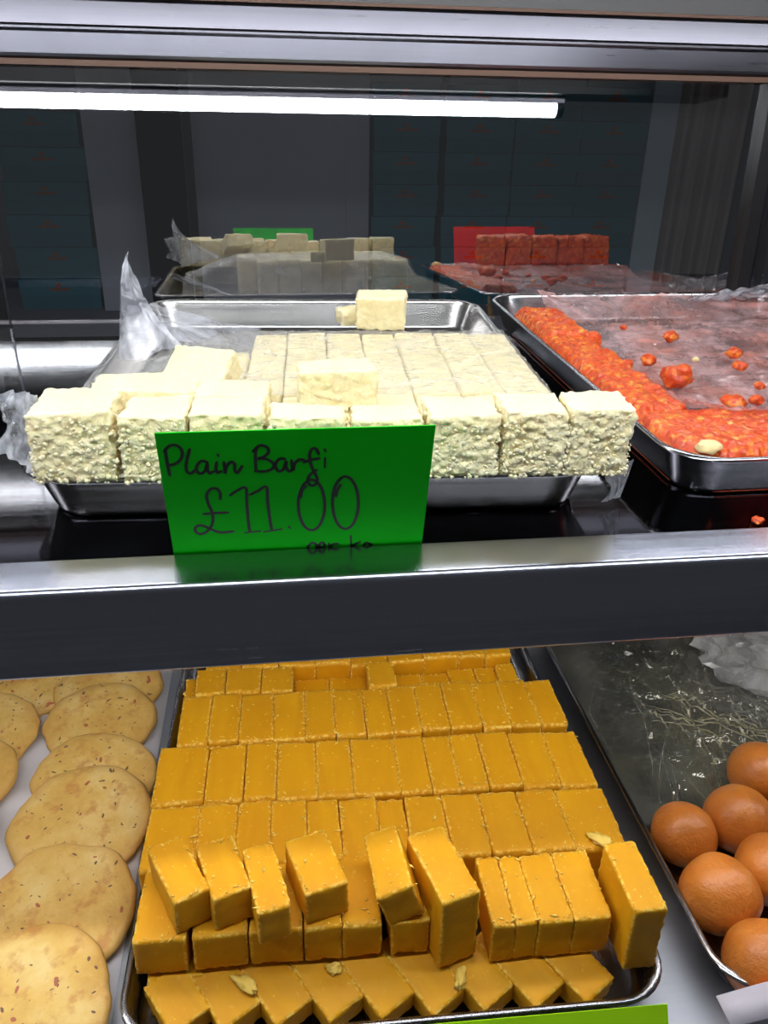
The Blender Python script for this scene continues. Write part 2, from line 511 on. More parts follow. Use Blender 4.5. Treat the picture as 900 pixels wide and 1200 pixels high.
# things behind the glass
def boxstack(px, rows, y, w, h, d, z0, dx, where):
    for r_ in range(rows):
        e = empty('sweet_box', (px + dx[r_ % len(dx)], y, z0 + r_ * h))
        tag(e, 'teal sweet box behind the glass, %s, %s box up' % (where, ORD[r_]), 'box', 'teal sweet boxes stacked behind the glass')
        MB().box(-w / 2 + .001, w / 2 - .001, 0, d, 0, h * .55).build('box_base', MAT['teal'], e)
        MB().box(-w / 2, w / 2, -.0015, d + .0015, h * .45, h - .0012).build('box_lid', MAT['teal_dark'], e)
        MB().box(-.019, .019, -.0024, -.0016, h * .60, h * .69).add(*loft([[(.006 * math.cos(a) - .002, -.0024, h * .78 + .0045 * math.sin(a)) for a in [k * math.pi / 5 for k in range(10)]], [(.006 * math.cos(a) - .002, -.0016, h * .78 + .0045 * math.sin(a)) for a in [k * math.pi / 5 for k in range(10)]]])).build('printed_mark', MAT['print'], e)
cols = [(.272, 'leftmost of four stacks'), (.409, 'second of four stacks'), (.543, 'third of four stacks'), (.674, 'rightmost of four stacks')]
for cx, wh in cols:
    boxstack(cx - (.004 if cx < .3 else 0), 8, 1.70, .126 if cx < .3 else .131, .058, .16, -.16, [0, .001, -.002, .0015], wh)
boxstack(-.400, 6, 1.70, .150, .058, .16, -.16, [0, .004, -.003], 'lone far left stack')
ct = empty('back_counter', (0, 1.6, -.19)); tag(ct, 'dark counter behind the glass under the teal boxes', 'counter')
MB().box(-1.0, 1.6, 0, .45, 0, .03).build('counter_top', MAT['wall'], ct)
MB().box(-.98, 1.58, .02, .43, -.81, 0).build('counter_body', MAT['black'], ct)
c = MB().box(-.095, .075, 0, .045, 0, .72).build('grey_board', MAT['panel'], None, False, (-.222, 1.68, -.16)); tag(c, 'plain grey upright board behind the glass, left of the black post', 'board')
c = MB().box(-.036, .036, 0, .05, 0, .80).box(.026, .04, -.006, 0, 0, .80).build('black_post', MAT['post'], None, False, (-.178, 1.60, -.16)); tag(c, 'black upright post behind the glass, left of the green card reflection', 'post')
c = MB().box(-.165, .165, 0, .04, 0, .72).box(-.165, -.155, -.006, 0, 0, .72).box(.12, .128, -.004, 0, 0, .72).build('grey_board', MAT['panel'], None, False, (.035, 1.72, -.16)); tag(c, 'wide grey board behind the glass, between black post and teal boxes', 'board')
c = MB().box(-.027, .027, 0, .03, 0, .75).build('blue_grey_board', MAT['panel_blue'], None, False, (.772, 1.70, -.16)); tag(c, 'narrow blue grey board behind the glass beside the curtain', 'board')
vs_, fs_ = [], []
for i in range(61):
    x = -.075 + .15 * i / 60
    y = .012 * math.sin(i * .52) + .005 * math.sin(i * 1.3 + 1)
    vs_ += [(x, y, 0), (x, y, .75), (x, y + .003, .75), (x, y + .003, 0)]
fs_ = [(4 * i + a, 4 * i + 4 + a, 4 * i + 4 + (a + 1) % 4, 4 * i + (a + 1) % 4) for i in range(60) for a in range(4)] + [(0, 1, 2, 3), (240, 243, 242, 241)]
c = link('curtain', mesh('curtain', vs_, fs_), MAT['curtain'], None, (.872, 1.71, -.158)); tag(c, 'grey folded curtain hanging behind the glass at right', 'curtain')
c = MB().box(-.11, .12, 0, .05, 0, .75).box(-.11, -.10, -.01, 0, 0, .75).build('navy_board', MAT['navy'], None, False, (1.065, 1.72, -.16)); tag(c, 'dark navy board behind the glass at the far right', 'board')

# ------------------------------------------------------------------ trays
def tray(name, label, loc, rz, W, y0, y1, h, mat_in, taper=.013, rc=.034, t=.0012, group='steel trays'):
    e = empty(name, loc, rz); tag(e, label, 'tray', group)
    def lp(inset, z, rad): return [(x, y, z) for x, y in rrect(inset, W - inset, y0 + inset, y1 - inset, max(rad, .004))]
    b = taper
    loops = [lp(b + .006, 0, rc - b), lp(b + .002, .0008, rc - b + .002), lp(b, .004, rc - b + .004), lp(.0055, h - .0035, rc - .004), lp(.0045, h - .002, rc - .003)]
    for a in (200, 150, 100, 50, 0, -50):      # rolled bead
        q = math.radians(a)
        loops.append(lp(.0022 - .0022 * -math.cos(q) , h - .0016 + .0016 * math.sin(q), rc))
    loops = loops[:5] + [lp(.0008, h - .0030, rc), lp(0, h - .0016, rc), lp(.0006, h - .0003, rc), lp(.0022, h, rc), lp(.0038, h - .0004, rc), lp(.0052, h - .0018, rc - .004)]
    loops += [lp(.0052 + t, h - .0045, rc - .004), lp(b + t, .0055, rc - b + .004), lp(b + .002 + t, .0022, rc - b + .002), lp(b + .006 + t, t, rc - b)]
    vv, ff = loft(loops)
    me = mesh('tray_shell', vv, ff); me.set_sharp_from_angle(angle=math.radians(60))
    link('tray_shell', me, mat_in, e)
    return e

tw = tray('steel_tray', 'steel tray holding the plain white barfi behind the green card', (-.1463, .4355, 0), -.052, .34, 0, .459, .030, MAT['tray'])
to = tray('steel_tray', 'steel tray holding the orange carrot halwa on the upper shelf', (.2379, .4302, 0), .0077, .34, 0, .473, .030, MAT['tray_side'])
ty = tray('steel_tray', 'steel tray packed with yellow fudge bars on the lower deck', (-.1088, .3124, -.303), -.0265, .342, -.0045, .46, .030, MAT['tray_dark'], .0062)
tg = tray('steel_tray', 'steel tray holding the brown syrup balls on the lower deck', (.2645, .300, -.303), .0059, .34, -.004, .46, .030, MAT['tray_side'])

def tray_pt(base, rz, x, y, z):
    c_, s_ = math.cos(rz), math.sin(rz)
    return (base[0] + x * c_ - y * s_, base[1] + x * s_ + y * c_, base[2] + z)
WT = lambda x, y, z: tray_pt((-.1463, .4355, 0), -.052, x, y, z)
OT = lambda x, y, z: tray_pt((.2379, .4302, 0), .0077, x, y, z)
YT = lambda x, y, z: tray_pt((-.1088, .3124, 0), -.0265, x, y, z)
GT = lambda x, y, z: tray_pt((.2645, .300, -.303), .0059, x, y, z)

# ------------------------------------------------------------------ plain barfi
def barfi_disp(rough):
    def f(p, n, e):
        side = 1 - max(0, n[2]) ** 2
        g = noise.voronoi(p * 230)[0][0]
        k = rough * (.35 + .65 * side)
        d = k * (.0022 * (.40 - g) + .0007 * fbm(p * 150, 3)) - e * .0005 * (1 + fbm(p * 160, 2)) + side * .0006 * noise.noise(p * 70)
        d += .0004 * noise.noise(p * 40) + (1 - side) * .0004 * noise.noise(Vector((p.x * 60, p.y * 400, 0)))
        return d
    return f
def add_grains(me, w, d, h, seed, count, sides=('f', 'l', 'r')):
    # loose grains clinging to the torn faces, in the same mesh as the block
    rs = random.Random(seed); vv, ff = [], []
    base = [Vector(p).normalized() for p in ((1, 0, 0), (-1, 0, 0), (0, 1, 0), (0, -1, 0), (0, 0, 1), (0, 0, -1), (1, 1, 1), (-1, 1, 1), (1, -1, 1), (-1, -1, 1), (1, 1, -1), (-1, 1, -1), (1, -1, -1), (-1, -1, -1))]
    tri = [(0, 6, 8), (0, 8, 12), (0, 12, 10), (0, 10, 6), (1, 9, 7), (1, 13, 9), (1, 11, 13), (1, 7, 11), (2, 7, 6), (2, 6, 10), (2, 10, 11), (2, 11, 7), (3, 8, 9), (3, 9, 13), (3, 13, 12), (3, 12, 8), (4, 6, 7), (4, 7, 9), (4, 9, 8), (4, 8, 6), (5, 10, 12), (5, 12, 13), (5, 13, 11), (5, 11, 10)]
    for _ in range(count):
        s = rs.choice(sides); v = rs.random() ** .75
        z = h * (1 - v) * .93
        if s == 'f': c_ = Vector((rs.uniform(-.5, .5) * w, -d / 2 + .0004, z))
        elif s == 'l': c_ = Vector((-w / 2 + .0003, rs.uniform(-.5, .4) * d, z))
        else: c_ = Vector((w / 2 - .0003, rs.uniform(-.5, .4) * d, z))
        r = rs.choice((.0004, .0005, .0006, .0008, .0013)) * rs.uniform(.8, 1.2)
        b = len(vv)
        for q in base: vv.append(c_ + Vector((q.x * rs.uniform(.8, 1.3), q.y * rs.uniform(.7, 1.1), q.z * rs.uniform(.8, 1.3))) * r)
        ff += [tuple(b + k for k in f) for f in tri]
    n0 = len(me.vertices)
    V0 = [tuple(v.co) for v in me.vertices]; F0 = [tuple(p.vertices) for p in me.polygons]
    e0 = [a.value for a in me.attributes['edge'].data]
    m2 = mesh('barfi_piece', V0 + [tuple(v) for v in vv], F0 + [tuple(n0 + k for k in f) for f in ff])
    set_attr(m2, 'edge', e0 + [.6] * len(vv))
    bpy.data.meshes.remove(me)
    return m2
def barfi_block(x, y, z, w, d, h, seed, label, group, rz=0, rx=0, ry=0, n=None, rough=1.0, grains=0):
    if n is None: n = (max(6, int(w / .0011)), max(6, int(d / .0012)), max(6, int(h / .0011)))
    me = block_mesh('barfi_piece', w, d, h, n, .0016, barfi_disp(rough), seed, .0010 * rough)
    if grains: me = add_grains(me, w, d, h, seed, grains, ('f', 'f', 'f', 'l', 'r'))
    o = link('barfi_piece', me, MAT['barfi'], None, WT(x, y, z), (rx, ry, -.052 + rz))
    return tag(o, label, 'sweet', group)
front = [(.0165, .0605), (.0655, .0990), (.1015, .1405), (.1430, .1855), (.1880, .2265), (.2300, .2690), (.2715, .3070), (.3085, .3440)]
depth = [.050, .034, .032, .025, .027, .033, .033, .033]
for i, (a, b) in enumerate(front):
    bot = .0305 if i not in (0, 1) else .0300
    top = [.0700, .0685, .0688, .0668, .0650, .0670, .0690, .0708][i]
    d = depth[i]
    lab = ['large crumbly white barfi block at the left end of the front row', 'crumbly white barfi block second from the left in the front row', 'white barfi block third from the left, behind the word on the green card', 'white barfi block fourth from the left, behind the middle of the green card',
           'white barfi block fifth from the left, behind the right part of the green card', 'crumbly white barfi block just right of the green card', 'crumbly white barfi block second from the right end of the front row', 'crumbly white barfi block at the right end of the front row'][i]
    barfi_block((a + b) / 2, -.006 + d / 2, bot, b - a + .0004, d, top - bot, 11 + i * 7, lab, 'front row of white barfi blocks', rz=[.05, -.03, .03, -.05, .03, 0, .02, -.02][i], rough=1.3, grains=420)
barfi_block(.070, .054, .0305, .060, .036, .0385, 91, 'white barfi block behind the left gap of the front row', 'second row of white barfi blocks', rz=.06)
barfi_block(.121, .046, .0305, .042, .030, .0365, 92, 'white barfi block in the second row touching the tilted loose piece', 'second row of white barfi blocks', rz=-.05)
barfi_block(.099, .082, .0545, .040, .038, .020, 93, 'loose tilted cream barfi square propped up at left on the film', 'loose barfi pieces', rz=-.30, rx=.42)
barfi_block(.181, .056, .0535, .047, .027, .025, 94, 'loose barfi bar lying on the film behind the green card', 'loose barfi pieces', rz=.10)
# the slab under the film
xs = [.096, .1215, .1475, .1773, .2055, .2320, .2635, .2920, .3225]
ys = [.0335, .083, .130, .182, .238]
for j in range(len(ys) - 1):
    for i in range(len(xs) - 1):
        if j == len(ys) - 2 and i < 1: continue
        if j == 0 and i < 2: continue
        h = .0490 + .0007 * math.sin(i * 2.1 + j)
        w, d = xs[i + 1] - xs[i] - .0002, ys[j + 1] - ys[j] - .0004
        me = block_mesh('barfi_piece', w, d, h, (12, 16, 8), .0012, barfi_disp(.5), 200 + i * 9 + j, .0005)
        o = link('barfi_piece', me, MAT['barfi'], None, WT((xs[i] + xs[i + 1]) / 2, (ys[j] + ys[j + 1]) / 2, .0014), (0, 0, -.052))
        tag(o, 'cream barfi piece under clear film, %s row from back, %s from right' % (ORD[len(ys) - 2 - j], ORD[len(xs) - 2 - i]), 'sweet', 'barfi slab pieces under the film')
barfi_block(.2235, .256, .0515, .040, .030, .027, 95, 'lone cream barfi block standing at the back of the film covered slab', 'loose barfi pieces', rz=-.12, rx=.05)
barfi_block(.198, .268, .0505, .020, .020, .013, 96, 'small broken barfi lump beside the lone back block', 'loose barfi pieces', rz=.3)

# clear film over the slab, with a standing tail and corners over the rim
fe = empty('plastic_film', WT(0, 0, 0), -.052)
tag(fe, 'crinkled clear plastic film over the white barfi slab, one corner standing up at left', 'film', 'plastic films')
def film_top(x, y):
    p = Vector((x, y, 0))
    z = .0508 + .0014 * max(0, ridge(p * 55)) ** 2 + .0010 * ridge(Vector((x * 70, y * 190, 1))) ** 3 + .0008 * noise.noise(p * 240)
    if x > .322: z -= (x - .322) * 1.9
    if y > .240: z = max(.008, z - (y - .240) * .75) + .0035 * max(0, ridge(Vector((x * 40, y * 16, 2)))) * min(1, (y - .240) * 30)
    if x < .10: z = z - (.10 - x) * .40 + .004 * max(0, ridge(p * 38)) * min(1, (.10 - x) * 30)
    return (x, y, z)
vv, ff = heightfield(film_top, .022, .338, .080, .345, 160, 150)
link('film_sheet', mesh('film_sheet', vv, ff), MAT['film'], fe)
vv = []
NU, NS = 26, 44
for j in range(NS + 1):
    s = j / NS
    cx = .046 * (1 - s) ** 2 + 2 * .024 * s * (1 - s) + .0185 * s * s
    cy = .190 * (1 - s) + .285 * s
    cz = .046 + .058 * s ** .85
    wd = .034 * (1 - s) ** 2.6 + .0165 * (1 - s ** 4)
    for i in range(NU + 1):
        u = i / NU - .5
        fold = .006 * math.sin(u * 9 + s * 3) * (1 - .4 * s) + .0025 * noise.noise(Vector((u * 9, s * 7, 5)))
        vv.append((cx + u * wd, cy + fold + abs(u) * .012, cz + .012 * u * (1 - s) - .007 * max(0, u) * s * 4 + .002 * noise.noise(Vector((u * 6, s * 9, 1)))))
ff = [(j * (NU + 1) + i, j * (NU + 1) + i + 1, (j + 1) * (NU + 1) + i + 1, (j + 1) * (NU + 1) + i) for j in range(NS) for i in range(NU)]
o = link('film_tail', mesh('film_tail', vv, ff), MAT['film_edge'], fe); tag(o, 'film corner standing upright')
def flap(name, c00, c10, c01, c11, amp, seed, n=26):
    vv = []
    c00, c10, c01, c11 = map(Vector, (c00, c10, c01, c11))
    for j in range(n + 1):
        for i in range(n + 1):
            a, b = i / n, j / n
            p = c00 * (1 - a) * (1 - b) + c10 * a * (1 - b) + c01 * (1 - a) * b + c11 * a * b
            q = Vector((a * 4.5, b * 3.5, seed))
            k = amp * (ridge(q) - .4) + amp * .5 * noise.noise(q * 2.6)
            p = p + Vector((.5 * k + .004 * (1 - a) * math.sin(b * 5), k, .35 * k))
            vv.append(p)
    ff = [(j * (n + 1) + i, j * (n + 1) + i + 1, (j + 1) * (n + 1) + i + 1, (j + 1) * (n + 1) + i) for j in range(n) for i in range(n)]
    return link(name, mesh(name, vv, ff), MAT['film_edge'], fe)
o = flap('film_corner', (-.010, .016, .042), (.0165, .004, .0295), (-.004, .034, .0705), (.0185, .016, .073), .004, 3)
o = flap('film_corner', (.338, .012, .0045), (.353, .020, .0035), (.338, .006, .031), (.357, .018, .030), .0025, 8)
o = flap('film_corner', (.010, .285, .034), (.110, .345, .008), (.020, .360, .046), (.115, .400, .012), .003, 12)

# ------------------------------------------------------------------ carrot halwa
def granular(inside, x0, x1, y0, y1, cell, top, base, n, seed, rlo=.002, rhi=.0048):
    nx, ny = int((x1 - x0) / cell), int((y1 - y0) / cell)
    X, Y = np.meshgrid(np.linspace(x0, x1, nx), np.linspace(y0, y1, ny))
    Z = np.full(X.shape, base)
    rs = random.Random(seed)
    for _ in range(n):
        gx, gy = rs.uniform(x0, x1), rs.uniform(y0, y1)
        m = inside(gx, gy)
        if m <= 0: continue
        r = rs.uniform(rlo, rhi)
        gz = base + (top(gx, gy) - base) * min(1, m / .010) ** .6 - r * rs.uniform(.3, 1.1)
        i0, i1 = int((gx - r - x0) / (x1 - x0) * (nx - 1)), int((gx + r - x0) / (x1 - x0) * (nx - 1)) + 2
        j0, j1 = int((gy - r - y0) / (y1 - y0) * (ny - 1)), int((gy + r - y0) / (y1 - y0) * (ny - 1)) + 2
        i0, j0, i1, j1 = max(i0, 0), max(j0, 0), min(i1, nx), min(j1, ny)
        if i1 <= i0 or j1 <= j0: continue
        dd = r * r - (X[j0:j1, i0:i1] - gx) ** 2 - (Y[j0:j1, i0:i1] - gy) ** 2
        zz = np.where(dd > 0, gz + np.sqrt(np.maximum(dd, 0)), base)
        Z[j0:j1, i0:i1] = np.maximum(Z[j0:j1, i0:i1], zz)
    V, F, idx = [], [], -np.ones(X.shape, dtype=int)
    solid = Z > base + 1e-6
    for j in range(ny - 1):
        for i in range(nx - 1):
            if solid[j:j + 2, i:i + 2].any():
                f = []
                for (a, b) in ((j, i), (j, i + 1), (j + 1, i + 1), (j + 1, i)):
                    if idx[a, b] < 0:
                        idx[a, b] = len(V); V.append((X[a, b], Y[a, b], Z[a, b]))
                    f.append(idx[a, b])
                F.append(tuple(f))
    return V, F
def halwa_inside(x, y):
    w = .006 * noise.noise(Vector((x * 40, y * 40, 1)))
    edge_r = (.062 if y > .10 else .062 + (.10 - y) * 8.0) + w
    if y > .30: edge_r = min(edge_r, .071)
    a = min(x - .0085, edge_r - x, y - .0085, .403 - y)
    if y < .10:
        fr = .090 - .10 * max(0, min(.12, x - .05)) + w
        a = min(x - .0085, .330 - x, y - .0085, fr - y + .012)
    # round off the front-left corner as the tray does
    if x < .035 and y < .035:
        a = min(a, .0235 - math.hypot(.035 - x, .035 - y))
    return a
def halwa_top(x, y):
    z = .0275 + .0022 * noise.noise(Vector((x * 60, y * 60, 3)))
    if y > .30: z += .004
    if x > .06: z += .001
    return z
V, F = granular(halwa_inside, .004, .336, .004, .408, .00095, halwa_top, .0016, 60000, 5, .0013, .0034)
def inside_tray(v, W=.34, y0=0, y1=.473):
    x, y, z = v
    ins = .0136 - .0078 * min(1, z / .03) + .0010
    xa, xb, ya, yb = ins, W - ins, y0 + ins, y1 - ins
    x, y = min(max(x, xa), xb), min(max(y, ya), yb)
    rc = .026
    for cx, sx in ((xa + rc, -1), (xb - rc, 1)):
        for cy, sy in ((ya + rc, -1), (yb - rc, 1)):
            if (x - cx) * sx > 0 and (y - cy) * sy > 0:
                dd = math.hypot(x - cx, y - cy)
                if dd > rc: x, y = cx + (x - cx) * rc / dd, cy + (y - cy) * rc / dd
    return (x, y, z)
V = [inside_tray(v) for v in V]
hm = link('carrot_halwa', mesh('carrot_halwa', V, F), MAT['halwa'], None, OT(0, 0, 0), (0, 0, .0077))
tag(hm, 'grainy orange carrot halwa left along the left and front of its tray', 'sweet')

def lump_mesh(name, r, seed, flat=.7, amp=.35, sub=3):
    import bmesh
    bm = bmesh.new(); bmesh.ops.create_icosphere(bm, subdivisions=sub, radius=1)
    so = Vector((seed * 3.1, seed * 1.7, seed))
    for v in bm.verts:
        k = 1 + amp * noise.noise(v.co * 1.5 + so) + amp * .55 * noise.noise(v.co * 3.7 + so) + amp * .3 * (0.5 - noise.voronoi(v.co * 4 + so)[0][0])
        v.co = Vector((v.co.x * k * r, v.co.y * k * r, v.co.z * k * r * flat))
    zmin = min(v.co.z for v in bm.verts)
    for v in bm.verts: v.co.z -= zmin
    me = bpy.data.meshes.new(name); bm.to_mesh(me); bm.free()
    me.polygons.foreach_set('use_smooth', [True] * len(me.polygons))
    set_attr(me, 'edge', [0.0] * len(me.vertices))
    return me
chunks = [(.0770, .166, .0120, 'largest loose carrot halwa chunk in the middle of the film'), (.0790, .222, .0065, 'pale orange halwa crumb behind the largest chunk'), (.1330, .294, .0070, 'upright orange halwa chunk towards the back of the film'), (.0590, .218, .0050, 'small orange halwa crumb beside the left strip'),
          (.0560, .292, .0085, 'flat red halwa smear chunk at the back left of the film'), (.1530, .205, .0060, 'orange halwa crumb by the right picture edge'), (.1650, .238, .0070, 'orange halwa chunk at the right picture edge, further back'), (.0950, .110, .0085, 'orange halwa chunk half under the film near the front strip'),
          (.1180, .118, .0050, 'small yellow halwa crumb on the front part of the film'), (.1080, .345, .0035, 'tiny orange crumb near the back rim'), (.1420, .155, .0042, 'yellow crumb at right in front of the wrinkles'), (.1270, .232, .0030, 'tiny pale crumb right of the pale orange crumb')]
for i, (x, y, r, lab) in enumerate(chunks):
    o = link('halwa_chunk', lump_mesh('halwa_chunk', r, i + 3), MAT['nut'] if i == 11 else MAT['halwa'], None, OT(x, y, .0205), (0, 0, i * 1.3))
    tag(o, lab, 'sweet', 'loose halwa chunks on the film')
o = link('nut_piece', lump_mesh('nut_piece', .0075, 44, .55), MAT['nut'], None, OT(.0290, .021, .0255), (0, 0, .4)); tag(o, 'pale nut piece at the front edge of the carrot halwa', 'nut')
o = link('halwa_crumb', lump_mesh('halwa_crumb', .0035, 46, .6), MAT['halwa'], None, (.2790, .4040, 0.0)); tag(o, 'tiny orange crumb lying on the bare shelf before the halwa tray', 'sweet')

fo = empty('plastic_film', OT(0, 0, 0), .0077)
tag(fo, 'wrinkled pinkish plastic film lying over the emptied halwa tray', 'film', 'plastic films')
def film_h(x, y):
    p = Vector((x, y, 0)); q = Vector((x * 22 + 1.3 * noise.noise(p * 25), y * 60, 0))
    z = .0155 + .0030 * max(0, ridge(q)) ** 3 + .0018 * max(0, ridge(p * 85)) ** 3 + .0007 * noise.noise(p * 190)
    if y < .13: z += (.13 - y) * .30
    if x < .075: z += (.075 - x) * .28
    if y > .40: z += (y - .40) * .26
    return (x, y, z)
vv, ff = heightfield(film_h, .052, .322, .078, .455, 130, 170)
link('film_sheet', mesh('film_sheet', vv, ff), MAT['film_halwa'], fo)
vv = []
for j in range(25):
    for i in range(31):
        a, b = i / 30, j / 24
        q = Vector((a * 5, b * 4, 9))
        vv.append((.225 + .12 * a, .438 + .010 * ridge(q) - .02 * b, .027 + .024 * b * (.4 + .6 * a) + .004 * noise.noise(q * 2)))
ff = [(j * 31 + i, j * 31 + i + 1, (j + 1) * 31 + i + 1, (j + 1) * 31 + i) for j in range(24) for i in range(30)]
link('film_corner', mesh('film_corner', vv, ff), MAT['film_edge'], fo)

# halwa blocks at the front right, seen in the mirror of the rear glass
def halwa_disp(p, n, e):
    return .0022 * (.5 - noise.voronoi(p * 210)[0][0]) + .0018 * fbm(p * 90, 3) - e * .0006
for i in range(5):
    me = block_mesh('halwa_block', .041, .040, .045, (22, 22, 24), .004, halwa_disp, 300 + i, .002)
    o = link('halwa_block', me, MAT['halwa'], None, OT(.1125 + .042 * i, .036, .0300), (0, 0, .0077 + .03 * math.sin(i * 3)))
    tag(o, 'carrot halwa block mirrored in the rear glass, %s from the left of five' % ORD[i], 'sweet', 'row of halwa blocks mirrored in the glass')

# ------------------------------------------------------------------ price cards
def card(name, label, mat, x0, x1, y, z, length, lean, t=.0006, rz=0.0):
    e = empty(name, (x0, y, z), rz); tag(e, label, 'sign', 'price cards')
    b = MB().box(0, x1 - x0, 0, t, 0, length)
    o = b.build('card_sheet', mat, e)
    o.rotation_euler = (math.atan(lean), 0, 0)      # positive: leans toward the viewer
    return e, o
cg, sheet = card('price_card', 'green hand lettered card reading Plain Barfi, standing before the white barfi', MAT['card_green'], -.0545, .0755, .3885, .0002, .0850, .286)
STROKES = [[(3.8,75.7),(3.7,70.6),(3.8,65.7),(4.0,60.2)],[(3.2,74.6),(6.0,77.7),(9.2,77.8),(11.2,74.7),(10.4,70.1),(7.5,67.1),(4.1,66.1)],[(14.8,75.3),(13.5,71.1),(12.3,66.3),(12.3,62.2),(14.0,60.9),(16.0,62.8)],[(22.1,67.3),(19.7,68.2),(17.4,65.9),(16.8,62.4),(18.4,60.5),(20.7,62.2),(22.1,66.5),(21.8,63.0),(22.7,60.5),(24.6,61.6)],[(26.5,67.1),(25.9,63.6),(26.3,60.8),(28.2,61.5)],[(27.3,71.7),(27.6,70.9)],[(29.8,66.9),(30.0,63.4),(29.9,60.2),(30.8,64.1),(33.1,67.0),(34.7,65.5),(34.6,62.0),(35.7,60.3),(38.2,64.2)],[(45.3,75.2),(44.7,69.8),(44.6,61.1)],[(43.8,73.0),(47.2,76.3),(50.4,75.0),(50.9,71.9),(48.3,69.3),(45.9,68.6),(49.8,68.0),(53.1,65.1),(52.3,62.0),(48.7,60.5),(44.3,60.9)],[(58.6,67.7),(55.9,67.8),(53.9,64.3),(55.1,60.5),(57.5,61.3),(59.2,66.5),(59.0,62.9),(60.3,60.0),(61.9,61.2)],[(61.7,66.7),(62.3,60.5),(63.0,64.3),(65.1,67.0),(67.5,66.9)],[(74.6,70.1),(73.5,73.1),(71.4,73.2),(70.3,69.9),(70.9,63.8),(72.7,58.6),(74.0,54.1),(72.7,50.8),(70.5,50.9),(69.3,53.9),(70.5,57.5),(73.5,60.2)],[(67.5,65.3),(70.9,66.7),(74.9,67.4)],[(77.7,67.3),(77.6,62.1)],[(77.5,72.6),(77.8,71.8)],[(26.4,43.9),(26.6,48.1),(24.9,50.9),(22.1,50.4),(20.1,46.7),(20.4,41.2),(21.8,34.7),(21.2,27.7),(18.2,22.5),(14.5,20.9),(12.3,23.3),(13.4,26.4),(16.3,26.6),(19.9,24.2),(24.5,21.4),(31.3,21.7)],[(17.6,34.5),(23.0,34.8),(29.4,34.9)],[(31.4,46.2),(34.7,48.9),(39.1,50.6),(39.1,41.5),(39.1,30.6),(39.4,21.0)],[(37.3,20.4),(44.7,21.1)],[(41.1,46.1),(45.0,48.4),(49.1,50.7),(49.4,41.0),(49.9,30.0),(50.7,21.2)],[(46.8,20.5),(55.5,21.8)],[(59.5,23.2),(60.1,22.4)],[(67.9,52.2),(69.9,53.9),(71.9,54.0),(73.9,52.5),(75.7,49.4),(76.9,45.1),(77.6,40.0),(77.7,34.5),(77.0,29.2),(75.7,24.8),(73.9,21.7),(71.8,20.2),(69.6,20.7),(67.6,22.9),(66.0,26.6),(64.9,31.4),(64.5,36.8),(64.7,42.2),(65.7,47.0),(67.1,50.9),(68.9,53.3)],[(65.8,43.1),(66.4,47.5),(68.3,50.2)],[(84.6,53.4),(86.5,55.2),(88.5,55.3),(90.5,53.7),(92.3,50.5),(93.7,46.0),(94.5,40.7),(94.7,35.0),(94.2,29.5),(93.1,24.9),(91.4,21.6),(89.3,20.1),(87.2,20.5),(85.1,22.8),(83.4,26.7),(82.2,31.8),(81.7,37.4),(81.8,43.0),(82.5,48.0),(83.9,52.0),(85.6,54.6)],[(83.3,42.8),(83.9,46.7),(85.5,50.2)],[(69.3,9.0),(69.9,-1.7)],[(68.9,8.1),(71.0,10.8),(73.3,9.7),(73.3,5.9),(70.6,4.6)],[(75.0,7.2),(77.8,8.0),(77.1,10.7),(75.4,10.1),(75.0,6.8),(77.1,4.2),(78.8,5.1)],[(80.1,9.8),(80.7,4.0)],[(80.7,6.9),(82.2,9.2),(84.9,9.5)],[(91.6,14.7),(92.1,3.2)],[(96.5,10.2),(92.5,6.6),(97.1,2.4)],[(102.4,7.9),(100.0,9.2),(98.5,6.7),(99.8,3.7),(101.9,5.0),(102.4,7.9),(102.9,1.0),(101.9,-3.4),(99.0,-2.7)]]
def ribbon(mb, pts, w, t):
    P = [Vector((a / 1000, b / 1000)) for a, b in pts]
    Q = []
    if len(P) > 2:
        ext = [P[0] * 2 - P[1]] + P + [P[-1] * 2 - P[-2]]
        for k in range(1, len(ext) - 2):
            p0, p1, p2, p3 = ext[k - 1:k + 3]
            for s in range(5):
                u = s / 5
                Q.append(.5 * ((2 * p1) + (p2 - p0) * u + (2 * p0 - 5 * p1 + 4 * p2 - p3) * u * u + (3 * p1 - p0 - 3 * p2 + p3) * u ** 3))
        Q.append(P[-1])
    else: Q = P
    vv, ff = [], []
    n = len(Q)
    d0 = (Q[1] - Q[0]).normalized(); d1 = (Q[-1] - Q[-2]).normalized()
    Q[0] = Q[0] - d0 * w * .4; Q[-1] = Q[-1] + d1 * w * .4
    for i, q in enumerate(Q):
        d = (Q[min(i + 1, n - 1)] - Q[max(i - 1, 0)])
        d = d.normalized() if d.length > 1e-9 else Vector((1, 0))
        s = Vector((-d.y, d.x)) * (w / 2 * (.65 if i in (0, n - 1) else 1))
        for side in (s, -s):
            vv.append((q.x + side.x, -t, q.y + side.y)); vv.append((q.x + side.x, 0.00005, q.y + side.y))
    for i in range(n - 1):
        a, b = 4 * i, 4 * i + 4
        ff += [(a, a + 2, b + 2, b), (a + 1, b + 1, b + 3, a + 3), (a, b, b + 1, a + 1), (a + 2, a + 3, b + 3, b + 2)]
    ff += [(0, 1, 3, 2), (4 * n - 4, 4 * n - 2, 4 * n - 1, 4 * n - 3)]
    mb.add(vv, ff)
mb = MB()
for s in STROKES: ribbon(mb, s, .00165, .00006)
ink = mb.build('lettering', MAT['ink'], sheet)
tag(ink, 'dark marker handwriting Plain Barfi £11.00 per kg')

card('price_card', 'red card before the halwa blocks, seen mirrored in the rear glass', MAT['card_red'], .3113, .4515, .3885, .0002, .0880, .286)
card('price_card', 'lime green card at the bottom in front of the fudge tray', MAT['card_lime'], .072, .2215, .2800, -.3029, .0385, -.58, rz=-.033)
